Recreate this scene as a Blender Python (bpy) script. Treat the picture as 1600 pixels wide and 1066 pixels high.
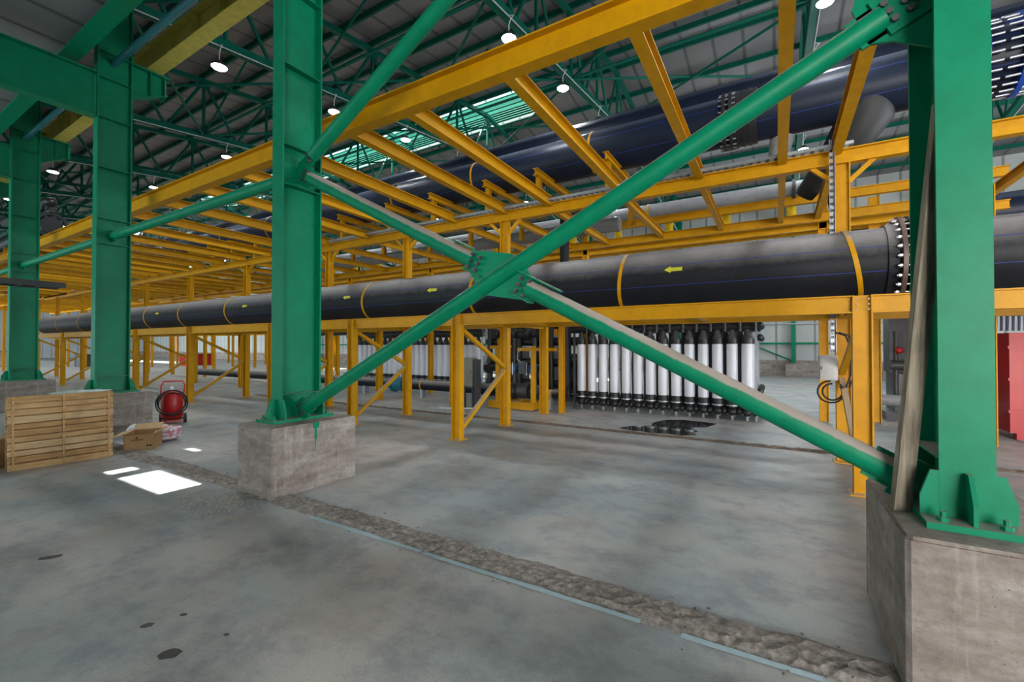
import bpy, math, random
from mathutils import Vector, Matrix
random.seed(7)
S = bpy.context.scene; COL = S.collection
for o in list(bpy.data.objects): bpy.data.objects.remove(o)
V = Vector; Z = V((0,0,1)); PI = math.pi
# ------------------------------------------------------------------ camera
cam = bpy.data.cameras.new('camera'); cam.lens = 15.5; cam.sensor_width = 36; cam.clip_end = 300
co = bpy.data.objects.new('camera', cam); COL.objects.link(co)
co.location = (0,0,1.75); co.rotation_euler = (math.radians(90.66),0,math.radians(30.94)); S.camera = co
# ------------------------------------------------------------------ light
S.view_settings.view_transform = 'Standard'; S.view_settings.look = 'None'; S.view_settings.gamma = 1
S.view_settings.use_curve_mapping = False; S.view_settings.exposure = 0.0
w = bpy.data.worlds.new('sky'); S.world = w; w.use_nodes = True
w.node_tree.nodes['Background'].inputs[0].default_value = (.72,.9,1,1); w.node_tree.nodes['Background'].inputs[1].default_value = 1.6
def area(name, loc, rot, sx, sy, power, col, spread=180):
    l = bpy.data.lights.new(name,'AREA'); l.shape='RECTANGLE'; l.size=sx; l.size_y=sy; l.energy=power; l.color=col; l.spread=math.radians(spread)
    o = bpy.data.objects.new(name,l); COL.objects.link(o); o.location=loc; o.rotation_euler=rot; return o
area('daylight_right_door', (17.6,9.5,2.6), (0,math.radians(90),0), 4.8, 14.5, 2700, (.93,.97,1))
area('daylight_front_door', (9.5,-8.9,2.6), (math.radians(90),0,0), 12, 4.4, 1700, (1,.95,.90), 115)
area('fill_front_left', (-17,-8.9,3.2), (math.radians(90),0,0), 14, 5.4, 420, (.78,.97,1), 110)  # added fill for the left floor, set in an unseen made-up opening
area('daylight_ridge', (-23,17,14.4), (0,0,0), 27, 2.6, 1300, (.85,1,.97))
area('fill_far_left', (-60,-8.9,3.0), (math.radians(90),0,0), 34, 5.6, 6500, (.88,.97,1), 120)  # added fill to brighten the far left end, out of view
area('fill_back_right', (1,29.9,5.9), (math.radians(-90),0,0), 12, 3, 400, (.9,.97,1))  # added fill; the back wall has no opening here
sun = bpy.data.lights.new('sun','SUN'); sun.energy = 26; sun.angle = .009; sun.color=(1,.96,.9)
so = bpy.data.objects.new('sun', sun); COL.objects.link(so)
SD = V((1.4,2.9,-7.6)).normalized(); so.rotation_euler = SD.to_track_quat('-Z','Y').to_euler(); so.location=(-8,-3,20)
LAMPW = 70
# ------------------------------------------------------------------ materials
def nt(name):
    m = bpy.data.materials.new(name); m.use_nodes = True; return m, m.node_tree, m.node_tree.nodes['Principled BSDF']
def noise(t, scale, detail=5, rough=.6, vec=None, stretch=None):
    n = t.nodes.new('ShaderNodeTexNoise'); n.inputs['Scale'].default_value=scale; n.inputs['Detail'].default_value=detail; n.inputs['Roughness'].default_value=rough
    c = t.nodes.new('ShaderNodeNewGeometry') if vec is None else None
    if stretch:
        mp = t.nodes.new('ShaderNodeMapping'); mp.inputs['Scale'].default_value = stretch
        t.links.new(c.outputs['Position'], mp.inputs[0]); t.links.new(mp.outputs[0], n.inputs['Vector'])
    else: t.links.new(c.outputs['Position'], n.inputs['Vector'])
    return n.outputs['Fac']
def ramp(t, src, stops):
    r = t.nodes.new('ShaderNodeValToRGB'); e = r.color_ramp.elements
    for i,(p,c) in enumerate(stops):
        if i>=len(e): e.new(p)
        e[i].position=p; e[i].color = (*c,1) if len(c)==3 else c
    t.links.new(src, r.inputs[0]); return r.outputs[0]
def mix(t, fac, a, b, mode='MIX'):
    n = t.nodes.new('ShaderNodeMix'); n.data_type='RGBA'; n.blend_type=mode
    for s,v in ((n.inputs[0],fac),(n.inputs[6],a),(n.inputs[7],b)):
        if hasattr(v,'links'): t.links.new(v,s)
        elif isinstance(v,(int,float)): s.default_value = v
        else: s.default_value = (*v,1)
    return n.outputs[2]
def bump(t, b, h, st=.3, dist=.02):
    n = t.nodes.new('ShaderNodeBump'); n.inputs['Strength'].default_value=st; n.inputs['Distance'].default_value=dist
    t.links.new(h, n.inputs['Height']); t.links.new(n.outputs[0], b.inputs['Normal'])
def paint(name, c, c2=None, rough=.4, metal=0, dust=None, ns=6, dmin=.55, dw=.18, dk=1):
    m,t,b = nt(name); c2 = c2 or tuple(x*.72 for x in c)
    col = ramp(t, noise(t,ns), [(.35,c2),(.65,c)])
    col = mix(t, ramp(t, noise(t,45,3), [(.62,(0,0,0)),(.78,(.35,.35,.35))]), col, (.16,.14,.11))
    if dust:
        g = t.nodes.new('ShaderNodeNewGeometry'); sp = t.nodes.new('ShaderNodeSeparateXYZ'); t.links.new(g.outputs['Normal'], sp.inputs[0])
        a = t.nodes.new('ShaderNodeMath'); a.operation='MULTIPLY_ADD'; a.inputs[1].default_value=.35; 
        t.links.new(noise(t,7,6,.7), a.inputs[0]); t.links.new(sp.outputs[2], a.inputs[2])
        f = ramp(t, a.outputs[0], [(dmin+.12,(0,0,0)),(min(1,dmin+.12+dw),(dk,dk,dk))])
        col = mix(t, f, col, dust)
    t.links.new(col, b.inputs['Base Color']); b.inputs['Roughness'].default_value=rough; b.inputs['Metallic'].default_value=metal; b.inputs['Specular IOR Level'].default_value=.2
    bump(t,b,noise(t,60,4),.06,.01); return m
def plain(name,c,rough=.5,metal=0,emit=0,ecol=None):
    m,t,b = nt(name); b.inputs['Base Color'].default_value=(*c,1); b.inputs['Roughness'].default_value=rough; b.inputs['Metallic'].default_value=metal
    if emit: b.inputs['Emission Color'].default_value=(*(ecol or c),1); b.inputs['Emission Strength'].default_value=emit
    else:
        t.links.new(ramp(t,noise(t,9),[(.3,tuple(x*.8 for x in c)),(.7,c)]), b.inputs['Base Color'])
    return m
DUST=(.36,.31,.27)
GREEN = paint('green_paint',(.0,.225,.11),(.0,.19,.09),.42,dust=DUST,dmin=.6)
GREEND = paint('dusty_green_brace_paint',(.0,.225,.11),(.0,.19,.09),.5,dust=DUST,dmin=.36,dw=.13)
GREENR = paint('green_roof_steel_paint',(.0,.125,.085),(.0,.10,.065),.5)
YEL = paint('yellow_paint',(.60,.29,.001),(.52,.245,.001),.45,dust=(.5,.38,.25),dmin=.6)
PALEY = paint('pale_yellow_paint',(.62,.55,.12),(.5,.43,.09),.5)
BLACK = paint('black_polyethylene',(.013,.014,.018),(.009,.010,.013),.5,dust=(.24,.225,.22),ns=1.5,dmin=.12,dw=1.1,dk=1)
BLACKB = paint('black_polyethylene_clean',(.011,.018,.040),(.008,.012,.024),.4,dust=(.05,.06,.09),ns=1.5,dmin=.5)
DARK = plain('black_plastic',(.018,.018,.02),.4)
RUB = plain('black_rubber',(.012,.012,.013),.6)
BLUE = plain('blue_stripe_ink',(.008,.03,.22),.5)
ARROW = plain('yellow_arrow_paint',(.62,.58,.03),.6)
GREYP = plain('grey_plastic_pipe',(.30,.31,.33),.45)
WHITEP = plain('white_membrane_shell',(.74,.75,.82),.3)
for l_ in list(WHITEP.node_tree.links): 
    if l_.to_socket.name=='Base Color': WHITEP.node_tree.links.remove(l_)
WHITEP.node_tree.nodes['Principled BSDF'].inputs[0].default_value=(.76,.77,.84,1)
STEEL = plain('galvanised_steel',(.5,.53,.58),.35,.7)
BOLT = plain('dark_bolt_steel',(.17,.15,.16),.4,.7)
CABW = plain('pale_grey_cabinet_paint',(.55,.54,.52),.4)
TEAL = plain('teal_valve_paint',(.01,.17,.24),.4)
BLUEP = plain('blue_flange_paint',(.01,.06,.38),.35)
RED = plain('red_paint',(.45,.004,.006),.4)
DGREY = plain('dark_grey_steel',(.06,.06,.065),.5,.2)
LAMP = plain('lamp_diffuser',(1,1,1),.5,0,22,(.92,.97,1))
WHITE = plain('white_plastic',(.7,.7,.7),.5)
GLASSY = plain('clear_corrugated_sheet',(.16,.18,.24),.15)
ORANGE = plain('rust_orange',(.45,.16,.03),.6)
def wood(name,c1,c2,ax):
    m,t,b = nt(name); st=[22,22,22]; st[ax]=1.6
    col = ramp(t, noise(t,1.6,6,.6,stretch=st),[(.3,c1),(.7,c2)])
    col = mix(t, ramp(t,noise(t,3,3),[(.5,(0,0,0)),(.75,(.55,.55,.55))]), col, tuple(x*.55 for x in c1))
    t.links.new(col,b.inputs['Base Color']); b.inputs['Roughness'].default_value=.75; bump(t,b,noise(t,1.6,6,.6,stretch=st),.25,.01); return m
PINE = wood('pine_boards',(.52,.29,.11),(.78,.52,.26),1)
PINE2 = wood('pale_pine_boards',(.60,.38,.17),(.85,.62,.36),1)
PINE3 = wood('dark_pine_boards',(.42,.22,.08),(.68,.42,.18),1)
OLDW = wood('weathered_wood',(.10,.08,.055),(.36,.31,.23),2)
CARD = plain('cardboard',(.42,.25,.11),.8); CARDI = plain('cardboard_inside',(.50,.33,.17),.8)
INK = plain('black_print',(.03,.02,.02),.7)
def concrete(name,c1,c2,c3,scale=1.2,b_=.3,rough=.6,stretch=None):
    m,t,b = nt(name)
    col = ramp(t, noise(t,scale,8,.65,stretch=stretch or (1,1,1)), [(.3,c1),(.5,c2),(.7,c3)])
    col = mix(t, ramp(t,noise(t,1,5,.6,stretch=(9,9,.8)),[(.56,(0,0,0)),(.7,(.6,.6,.6))]), col, tuple(min(1,x*1.25) for x in c3))
    col = mix(t, ramp(t,noise(t,14,6,.7),[(.45,(0,0,0)),(.8,(.7,.7,.7))]), col, tuple(x*.6 for x in c1))
    pits = ramp(t,noise(t,38,2,.5),[(.70,(0,0,0)),(.76,(1,1,1))]); col = mix(t,pits,col,tuple(x*.35 for x in c1))
    t.links.new(col,b.inputs['Base Color']); b.inputs['Roughness'].default_value=rough; bump(t,b,noise(t,30,8,.7),b_,.01); return m
CONC = concrete('board_marked_concrete',(.19,.15,.125),(.30,.255,.225),(.42,.385,.355),1.6,.7,.85,(1.2,1.2,4.5))
ROUGHC = concrete('rough_chipped_concrete',(.12,.105,.095),(.26,.23,.205),(.42,.38,.34),26,1.0,.95)
BROWNJ = concrete('brown_joint_rubble',(.08,.055,.04),(.16,.115,.085),(.24,.18,.14),9,1.0,.9)
def floor_mat():
    m,t,b = nt('power_floated_concrete')
    big = noise(t,.33,4,.55,stretch=(1.2,1,1))
    c = ramp(t,big,[(.33,(.25,.31,.33)),(.5,(.35,.38,.37)),(.66,(.45,.405,.365))])
    n2 = noise(t,2.0,10,.72,stretch=(1,1.15,1))
    c = mix(t, ramp(t,n2,[(.38,(.62,.62,.62)),(.55,(0,0,0))]), c, (.15,.165,.195))
    n3 = noise(t,5,9,.7)
    c = mix(t, ramp(t,n3,[(.56,(0,0,0)),(.8,(.45,.45,.45))]), c, (.50,.49,.47))
    gr = noise(t,70,6,.8); c = mix(t, ramp(t,gr,[(.4,(.3,.3,.3)),(.55,(0,0,0))]), c, (.17,.165,.16))
    n4 = noise(t,.9,7,.65,stretch=(1,1,1)); c = mix(t, ramp(t,n4,[(.52,(0,0,0)),(.68,(.55,.55,.55))]), c, (.36,.30,.26))
    sp = ramp(t,noise(t,40,2,.5),[(.74,(0,0,0)),(.78,(.7,.7,.7))]); c = mix(t,sp,c,(.09,.08,.07))
    t.links.new(c,b.inputs['Base Color'])
    r = ramp(t,noise(t,1.2,6,.6),[(.3,(.36,.36,.36)),(.7,(.6,.6,.6))]); t.links.new(r,b.inputs['Roughness'])
    bump(t,b,noise(t,9,8,.7),.12,.01); return m
FLOOR = floor_mat()
def stripes(name,c1,c2,scale,axis,rough=.5,bst=.5):
    m,t,b = nt(name); wv=t.nodes.new('ShaderNodeTexWave'); wv.bands_direction=axis; wv.inputs['Scale'].default_value=scale; wv.inputs['Distortion'].default_value=0
    g=t.nodes.new('ShaderNodeNewGeometry'); t.links.new(g.outputs['Position'],wv.inputs['Vector'])
    col = ramp(t,wv.outputs['Fac'],[(.0,c2),(.06,c1)]); col = mix(t,ramp(t,noise(t,.8,5),[(.4,(0,0,0)),(.7,(.5,.5,.5))]),col,tuple(x*.7 for x in c1))
    t.links.new(col,b.inputs['Base Color']); b.inputs['Roughness'].default_value=rough; bump(t,b,wv.outputs['Fac'],bst,.02); return m
ROOF = stripes('roof_sandwich_panel',(.20,.195,.20),(.06,.06,.06),.33,'X',.4,.2)
CLAD = stripes('wall_sandwich_panel',(.50,.53,.52),(.18,.2,.2),.33,'X',.5,.2)
CLADY = stripes('wall_sandwich_panel_end',(.60,.63,.66),(.3,.33,.35),.33,'Y',.5,.2)
# ------------------------------------------------------------------ mesh helper
class M:
    def __init__(s): s.v=[]; s.f=[]; s.m=[]; s.s=[]
    def add(s,vs,fs,mi=0,sm=False):
        n=len(s.v); s.v+= [tuple(x) for x in vs]; s.f+=[tuple(i+n for i in f) for f in fs]; s.m+=[mi]*len(fs); s.s+=[sm]*len(fs); return s
    def box(s,lo,hi,mi=0):
        x,y,z=lo; X,Y,W=hi
        return s.add([(x,y,z),(X,y,z),(X,Y,z),(x,Y,z),(x,y,W),(X,y,W),(X,Y,W),(x,Y,W)],[(0,3,2,1),(4,5,6,7),(0,1,5,4),(1,2,6,5),(2,3,7,6),(3,0,4,7)],mi)
    def obox(s,p0,p1,a,b,up=Z,mi=0,off=(0,0)):
        "box from p0 to p1, a across (side), b along up"
        p0=V(p0);p1=V(p1);e=(p1-p0).normalized();up=V(up)
        if abs(e.dot(up))>.98: up=V((0,1,0))
        sd=e.cross(up).normalized();u=sd.cross(e)
        c=sd*off[0]+u*off[1]
        vs=[p+c+sd*i*a/2+u*j*b/2 for p in (p0,p1) for i,j in ((-1,-1),(1,-1),(1,1),(-1,1))]
        return s.add(vs,[(0,3,2,1),(4,5,6,7),(0,1,5,4),(1,2,6,5),(2,3,7,6),(3,0,4,7)],mi)
    def ib(s,p0,p1,h,b,tf=.014,tw=.01,up=Z,mi=0):
        s.obox(p0,p1,tw,h-2*tf,up,mi); s.obox(p0,p1,b,tf,up,mi,(0,h/2-tf/2)); s.obox(p0,p1,b,tf,up,mi,(0,-h/2+tf/2)); return s
    def tube(s,pts,r,n=16,cap=True,mi=0,sm=True):
        pts=[V(p) for p in pts]; rs=r if isinstance(r,(list,tuple)) else [r]*len(pts)
        rings=[]; u=None
        for i,p in enumerate(pts):
            a=pts[max(0,i-1)];c=pts[min(len(pts)-1,i+1)];e=(c-a).normalized()
            if u is None:
                u=(Z if abs(e.z)<.9 else V((1,0,0))); 
            u=(u-e*u.dot(e)).normalized(); w=e.cross(u)
            rings.append([p+(u*math.cos(2*PI*k/n)+w*math.sin(2*PI*k/n))*rs[i] for k in range(n)])
        vs=[q for R in rings for q in R]
        fs=[(i*n+k,i*n+(k+1)%n,(i+1)*n+(k+1)%n,(i+1)*n+k) for i in range(len(pts)-1) for k in range(n)]
        s.add(vs,fs,mi,sm)
        if cap:
            s.add(rings[0],[tuple(range(n-1,-1,-1))],mi); s.add(rings[-1],[tuple(range(n))],mi)
        return s
    def prism(s,poly,d,mi=0):
        n=len(poly); d=V(d); a=[V(p) for p in poly]; b=[p+d for p in a]
        return s.add(a+b,[tuple(range(n-1,-1,-1)),tuple(range(n,2*n))]+[(i,(i+1)%n,n+(i+1)%n,n+i) for i in range(n)],mi)
    def bolt(s,p,d,r=.02,l=.03,mi=0): p=V(p); d=V(d).normalized(); return s.tube([p,p+d*l],r,6,True,mi,False)
    def ball(s,c,rx,ry,rz,n=12,m=8,mi=0):
        c=V(c); vs=[c+V((0,0,-rz))]
        for j in range(1,m):
            t=-PI/2+PI*j/m
            vs+=[c+V((rx*math.cos(t)*math.cos(2*PI*k/n),ry*math.cos(t)*math.sin(2*PI*k/n),rz*math.sin(t))) for k in range(n)]
        vs.append(c+V((0,0,rz))); L=len(vs)-1
        fs=[(0,1+(k+1)%n,1+k) for k in range(n)]+[(1+j*n+k,1+j*n+(k+1)%n,1+(j+1)*n+(k+1)%n,1+(j+1)*n+k) for j in range(m-2) for k in range(n)]+[(L,L-n+k,L-n+(k+1)%n) for k in range(n)]
        return s.add(vs,fs,mi,True)
    def build(s,name,mat,parent=None,local=False):
        me=bpy.data.meshes.new(name); off=V((0,0,0))
        if parent is not None and not local:
            q=parent
            while q is not None: off+=q.location; q=q.parent
        me.from_pydata([tuple(V(p)-off) for p in s.v],[],s.f)
        for x in (mat if isinstance(mat,(list,tuple)) else [mat]): me.materials.append(x)
        me.polygons.foreach_set('material_index',s.m); me.polygons.foreach_set('use_smooth',s.s)
        me.update(); o=bpy.data.objects.new(name,me); COL.objects.link(o)
        if parent is not None: o.parent=parent
        return o
def B(lo,hi): return M().box(lo,hi)
def thing(name,label,cat,loc=(0,0,0),group=None,rz=0):
    o=bpy.data.objects.new(name,None); COL.objects.link(o); o.location=loc; o.rotation_euler=(0,0,rz); o.empty_display_size=.1
    o['label']=label; o['category']=cat
    if group: o['group']=group
    return o
def tag(o,label,cat,group=None,kind=None):
    o['label']=label; o['category']=cat
    if group: o['group']=group
    if kind: o['kind']=kind
    return o
def struct(name,m,mat): o=m.build(name,mat); o['kind']='structure'; return o
def copy_tree(o,parent=None):
    c=o.copy(); COL.objects.link(c)
    if parent is not None: c.parent=parent
    for ch in list(KIDS.get(o.name,[])): copy_tree(ch,c)
    return c
KIDS={}
def reg(o):
    KIDS.clear()
    for x in bpy.data.objects:
        if x.parent: KIDS.setdefault(x.parent.name,[]).append(x)
ORD=['first','second','third','fourth','fifth','sixth','seventh','eighth','ninth','tenth','eleventh','twelfth','thirteenth','fourteenth','fifteenth','sixteenth','seventeenth','eighteenth','nineteenth','twentieth','twenty-first','twenty-second','twenty-third','twenty-fourth','twenty-fifth','twenty-sixth','twenty-seventh','twenty-eighth']
CX=[.85-6.19*k for k in range(14)]          # green column line
# ------------------------------------------------------------------ setting
XL,XR,YF,YB=-92,18,-9,30.6
struct('floor',B((XL,YF,-.2),(XR,YB,0)),FLOOR)
def strip(y0,y1,x0,x1,step,h,amp):
    m=M(); n=int((x1-x0)/step); k=7
    for i in range(n+1):
        for j in range(k):
            x=x0+i*step; f=j/(k-1); e=.02*math.sin(x*3.1)+.012*math.sin(x*11)+random.uniform(-.012,.012)
            y=y0+(y1-y0)*f+(e if j in(0,k-1) else 0)
            z=.002 if j in(0,k-1) else h+random.uniform(-amp,amp)
            m.v.append((x,y,z))
    for i in range(n):
        for j in range(k-1):
            a=i*k+j; m.f.append((a,a+k,a+k+1,a+1)); m.m.append(0); m.s.append(False)
    return m
struct('trim_1',strip(2.86,3.16,-13,3,.045,.022,.012),ROUGHC)
e=M()
for a,b in ((-4.1,-2.6),(-2.55,-.75),(-.5,.2)): e.add([(a,2.80,.004),(b,2.81,.004),(b,2.845,.012),(a,2.84,.012)],[(0,1,2,3)])
struct('trim_2',e,plain('pale_blue_joint_filler',(.33,.44,.48),.6))
struct('trim_3',strip(8.78,8.98,-16,6,.07,.018,.01),BROWNJ)
e=M()
for x in (-22,-17.5,-13,-8.6,-2.3,3.8,9): e.box((x,9.5,.001),(x+.012,30,.003))
for y in (14.2,19,24): e.box((-60,y,.001),(10,y+.012,.003))
struct('trim_4',e,DGREY)
struct('wall_back',M().box((XL,YB,.9),(XR,YB+.2,13)).box((XL,YB,7.2),(XR,YB+.2,7.3)),CLAD)
struct('wall_back_base',B((XL,YB-.1,0),(XR,YB+.2,.92)),CONC)
struct('wall_left',B((XL-.2,YF,0),(XL,YB,14)),CLADY)
w_=M().box((XR,YF,6.8),(XR+.2,YB,14)).box((XR,YF,0),(XR+.2,2,6.8)).box((XR,2,5.2),(XR+.2,17,6.8)).box((XR,17,0),(XR+.2,YB,6.8))  # unseen end wall, its opening sized to steer the light
struct('wall_right',w_,CLADY)
w_=M().box((XL,YF-.2,5.9),(XR,YF,7.6)).box((-10,YF-.2,0),(3,YF,5.9)).box((16,YF-.2,0),(XR,YF,5.9)).box((XL,YF-.2,0),(-78,YF,5.9)).box((-36,YF-.2,0),(-24,YF,5.9))  # unseen wall, openings placed to suit the area lights in them
struct('wall_front',w_,CLAD)
struct('wall_upper',B((XL,2.85,7.40),(XR,2.95,10.9)),CLAD)
# low roof of the side bay, with unseen holes added and shaped to drop sun patches on the floor
def hole_grid(xs,ys,z0,z1,holes):
    m=M()
    for i in range(len(xs)-1):
        for j in range(len(ys)-1):
            if (i,j) in holes: continue
            m.box((xs[i],ys[j],z0),(xs[i+1],ys[j+1],z1))
    return m
ZC=7.42; T=SD*(ZC/ -SD.z)   # from roof down to the floor
def up(x,y): return (x-T.x,y-T.y)
a=up(-7.48,2.34);b=up(-6.26,2.78);c=up(-8.02,2.35);d=up(-7.78,2.66);g=up(-8.62,3.58);h=up(-8.28,3.68)
xs=[XL,g[0],c[0],h[0] if h[0]>c[0] else c[0]+.001,d[0],a[0],b[0],XR]
xs=sorted(set(round(x,3) for x in (XL,g[0],h[0],c[0],d[0],a[0],b[0],XR))); ys=sorted(set(round(y,3) for y in (YF,a[1],b[1],c[1],d[1],g[1],h[1],2.85)))
holes=set()
for i in range(len(xs)-1):
    for j in range(len(ys)-1):
        mx=(xs[i]+xs[i+1])/2; my=(ys[j]+ys[j+1])/2
        for p,q in ((a,b),(c,d),(g,h)):
            if p[0]<mx<q[0] and p[1]<my<q[1]: holes.add((i,j))
struct('ceiling_side_bay',hole_grid(xs,ys,ZC,ZC+.02,holes),ROOF)
# main roof
def zt(y): return 10.3+.13*(y if y<17 else 34-y)
def zb(y): return 8.42+.12*(y if y<17 else 34-y)
def slab(x0,x1,y0,y1,m):
    z0=zt(y0)+.28;z1=zt(y1)+.28
    m.add([(x0,y0,z0),(x1,y0,z0),(x1,y1,z1),(x0,y1,z1),(x0,y0,z0+.1),(x1,y0,z0+.1),(x1,y1,z1+.1),(x0,y1,z1+.1)],[(0,3,2,1),(4,5,6,7),(0,1,5,4),(1,2,6,5),(2,3,7,6),(3,0,4,7)])
r_=M(); slab(XL,XR,2.75,15.8,r_); slab(XL,XR,18.2,YB+.2,r_)
for x0,x1 in ((XL,-72),(-52,-37),(-9.5,XR)): slab(x0,x1,15.8,17,r_); slab(x0,x1,17,18.2,r_)
struct('ceiling',r_,ROOF)
m=M()
for i in range(13):
    z=12.60+i*.115; m.obox((-37,18.25,z),(-9.5,18.25,z),.10,.03,(0,.5,1))
for k in range(19): x=-37+27.5*k/18; m.box((x-.03,18.3,12.5),(x+.03,18.38,14.2))
struct('trim_5',m,GREENR)
m=M()
for y in (16.1,16.9,17.6): m.box((-37,y,12.9),(-9.5,y+.12,13.05))
for x in (-37,-30.5,-24,-17.5,-9.6): m.box((x,15.8,12.85),(x+.15,18.3,13.05))
struct('trim_6',m,GREENR)
struct('window_1',B((-37,15.7,14.25),(-9.5,18.5,14.28)),plain('translucent_sheet',(.7,.85,.8),.4)) if False else None
# ------------------------------------------------------------------ roof trusses
proto=thing('roof_truss','green steel roof truss','roof truss',(0,0,0),'green roof trusses')
for half in (0,1):
    ys_=[3.3+i*2.283 for i in range(7)] if half==0 else [17+i*2.2 for i in range(7)]
    c1=M().obox((0,ys_[0],zb(ys_[0])),(0,ys_[-1],zb(ys_[-1])),.20,.18)
    c2=M().obox((0,ys_[0],zt(ys_[0])),(0,ys_[-1],zt(ys_[-1])),.16,.15)
    for y in ys_:
        c2.box((-.012,y-.2,zt(y)-.26),(.012,y+.2,zt(y)-.05)); c1.box((-.012,y-.18,zb(y)),(.012,y+.18,zb(y)+.2))
    c1.build('bottom_chord',GREENR,proto); c2.build('top_chord',GREENR,proto)
    for i,y in enumerate(ys_):
        if not(half==1 and i==0): M().tube([(0,y,zb(y)),(0,y,zt(y))],.055,8).build('vertical_web',GREENR,proto)
        if i<6:
            y2=ys_[i+1]; ym=(y+y2)/2
            M().tube([(0,y,zt(y)),(0,ym,zb(ym))],.05,8).build('diagonal_web',GREENR,proto)
            M().tube([(0,y2,zt(y2)),(0,ym,zb(ym))],.05,8).build('diagonal_web',GREENR,proto)
# conduit runs under the bottom chord
M().tube([(.1,3.6,zb(3.6)-.1),(.1,17,zb(17)-.1),(.1,30,zb(30)-.1)],.014,6).build('conduit',WHITE,proto)
reg(0); proto.location=(CX[0]+6.19,0,0); proto['label']='green roof truss nearest the right end, mostly outside the picture'
for k,x in enumerate(CX):
    t=copy_tree(proto); t.location=(x,0,0); t['label']=f'green steel roof truss, {ORD[k]} counting from the near right column to the far left'
# bottom chord bracing per bay
bp=thing('roof_bracing','green tube roof bracing','roof bracing',(0,0,0),'roof bracing between trusses')
for y in (7.87,12.43,17,21.4): M().tube([(0,y,zb(y)+.02),(-6.19,y,zb(y)+.02)],.045,8).build('tie_tube',GREENR,bp)
for y0,y1 in ((3.6,7.87),(7.87,12.43),(12.43,17)):
    M().tube([(0,y0,zb(y0)),(-3.1,(y0+y1)/2,zb((y0+y1)/2)),(-6.19,y1,zb(y1))],.038,8).build('diagonal_tube',GREENR,bp)
    M().tube([(0,y1,zb(y1)),(-3.1,(y0+y1)/2,zb((y0+y1)/2)+.05),(-6.19,y0,zb(y0))],.038,8).build('diagonal_tube',GREENR,bp)
for y in (7.87,12.43): 
    for sgn in (0,1): M().tube([(-6.19*sgn,y,zb(y)),(-3.1,y,zt(y))],.035,8).build('sway_tube',GREENR,bp)
reg(0); bp.location=(CX[0],0,0); bp['label']='green tube bracing in the roof bay nearest the camera, between first and second trusses'
for k in range(1,13):
    if k in (3,6,9,11): continue
    t=copy_tree(bp); t.location=(CX[k],0,0); t['label']=f'green tube bracing in the {ORD[k]} roof bay from the near right column'
# purlins
ysP=[3.3+i*1.12 for i in range(13)]+[18.6+i*1.35 for i in range(9)]
for i,y in enumerate(ysP):
    m=M(); z=zt(y)+.16
    m.box((XL,y-.006,z-.09),(10,y+.006,z+.09)).box((XL,y,z-.09),(10,y+.07,z-.08)).box((XL,y,z+.08),(10,y+.07,z+.09))
    tag(m.build('roof_purlin',GREENR),f'long green roof purlin, {ORD[i]} counting from the green column line toward the back','roof purlin','green roof purlins')
# ------------------------------------------------------------------ high-bay lamps
lp=thing('high_bay_lamp','round white high-bay lamp','lamp',(0,0,0),'round high-bay lamps')
M().tube([(0,0,.10),(0,0,.16),(0,0,.24)],[.17,.15,.07],20).build('housing',DGREY,lp)
M().tube([(0,0,.085),(0,0,.10)],[.155,.165],24).build('diffuser',LAMP,lp)
M().tube([(0,0,.24),(0,0,.42),(.04,0,.52),(.12,0,.6),(.02,0,.63)],.012,8).build('hanger_hook',WHITE,lp)
ll=bpy.data.lights.new('lamp_light','AREA'); ll.shape='DISK'; ll.size=.3; ll.energy=LAMPW; ll.color=(.93,.98,1); ll.spread=math.radians(150)
lo_=bpy.data.objects.new('lamp_light',ll); COL.objects.link(lo_); lo_.parent=lp; lo_.location=(0,0,.07)
reg(0); first=True
for k,x in enumerate(CX):
    for j,y in enumerate((5.4,8.6,11.6,14.6,20.5,24.5)):
        if k>8 and j%2: continue
        o=lp if first else copy_tree(lp); first=False
        o.location=(x+.1,y,zb(y)-.72)
        o['label']=f'round lit high-bay lamp under the {ORD[k]} truss from the right, {ORD[j]} from the column line'
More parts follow.
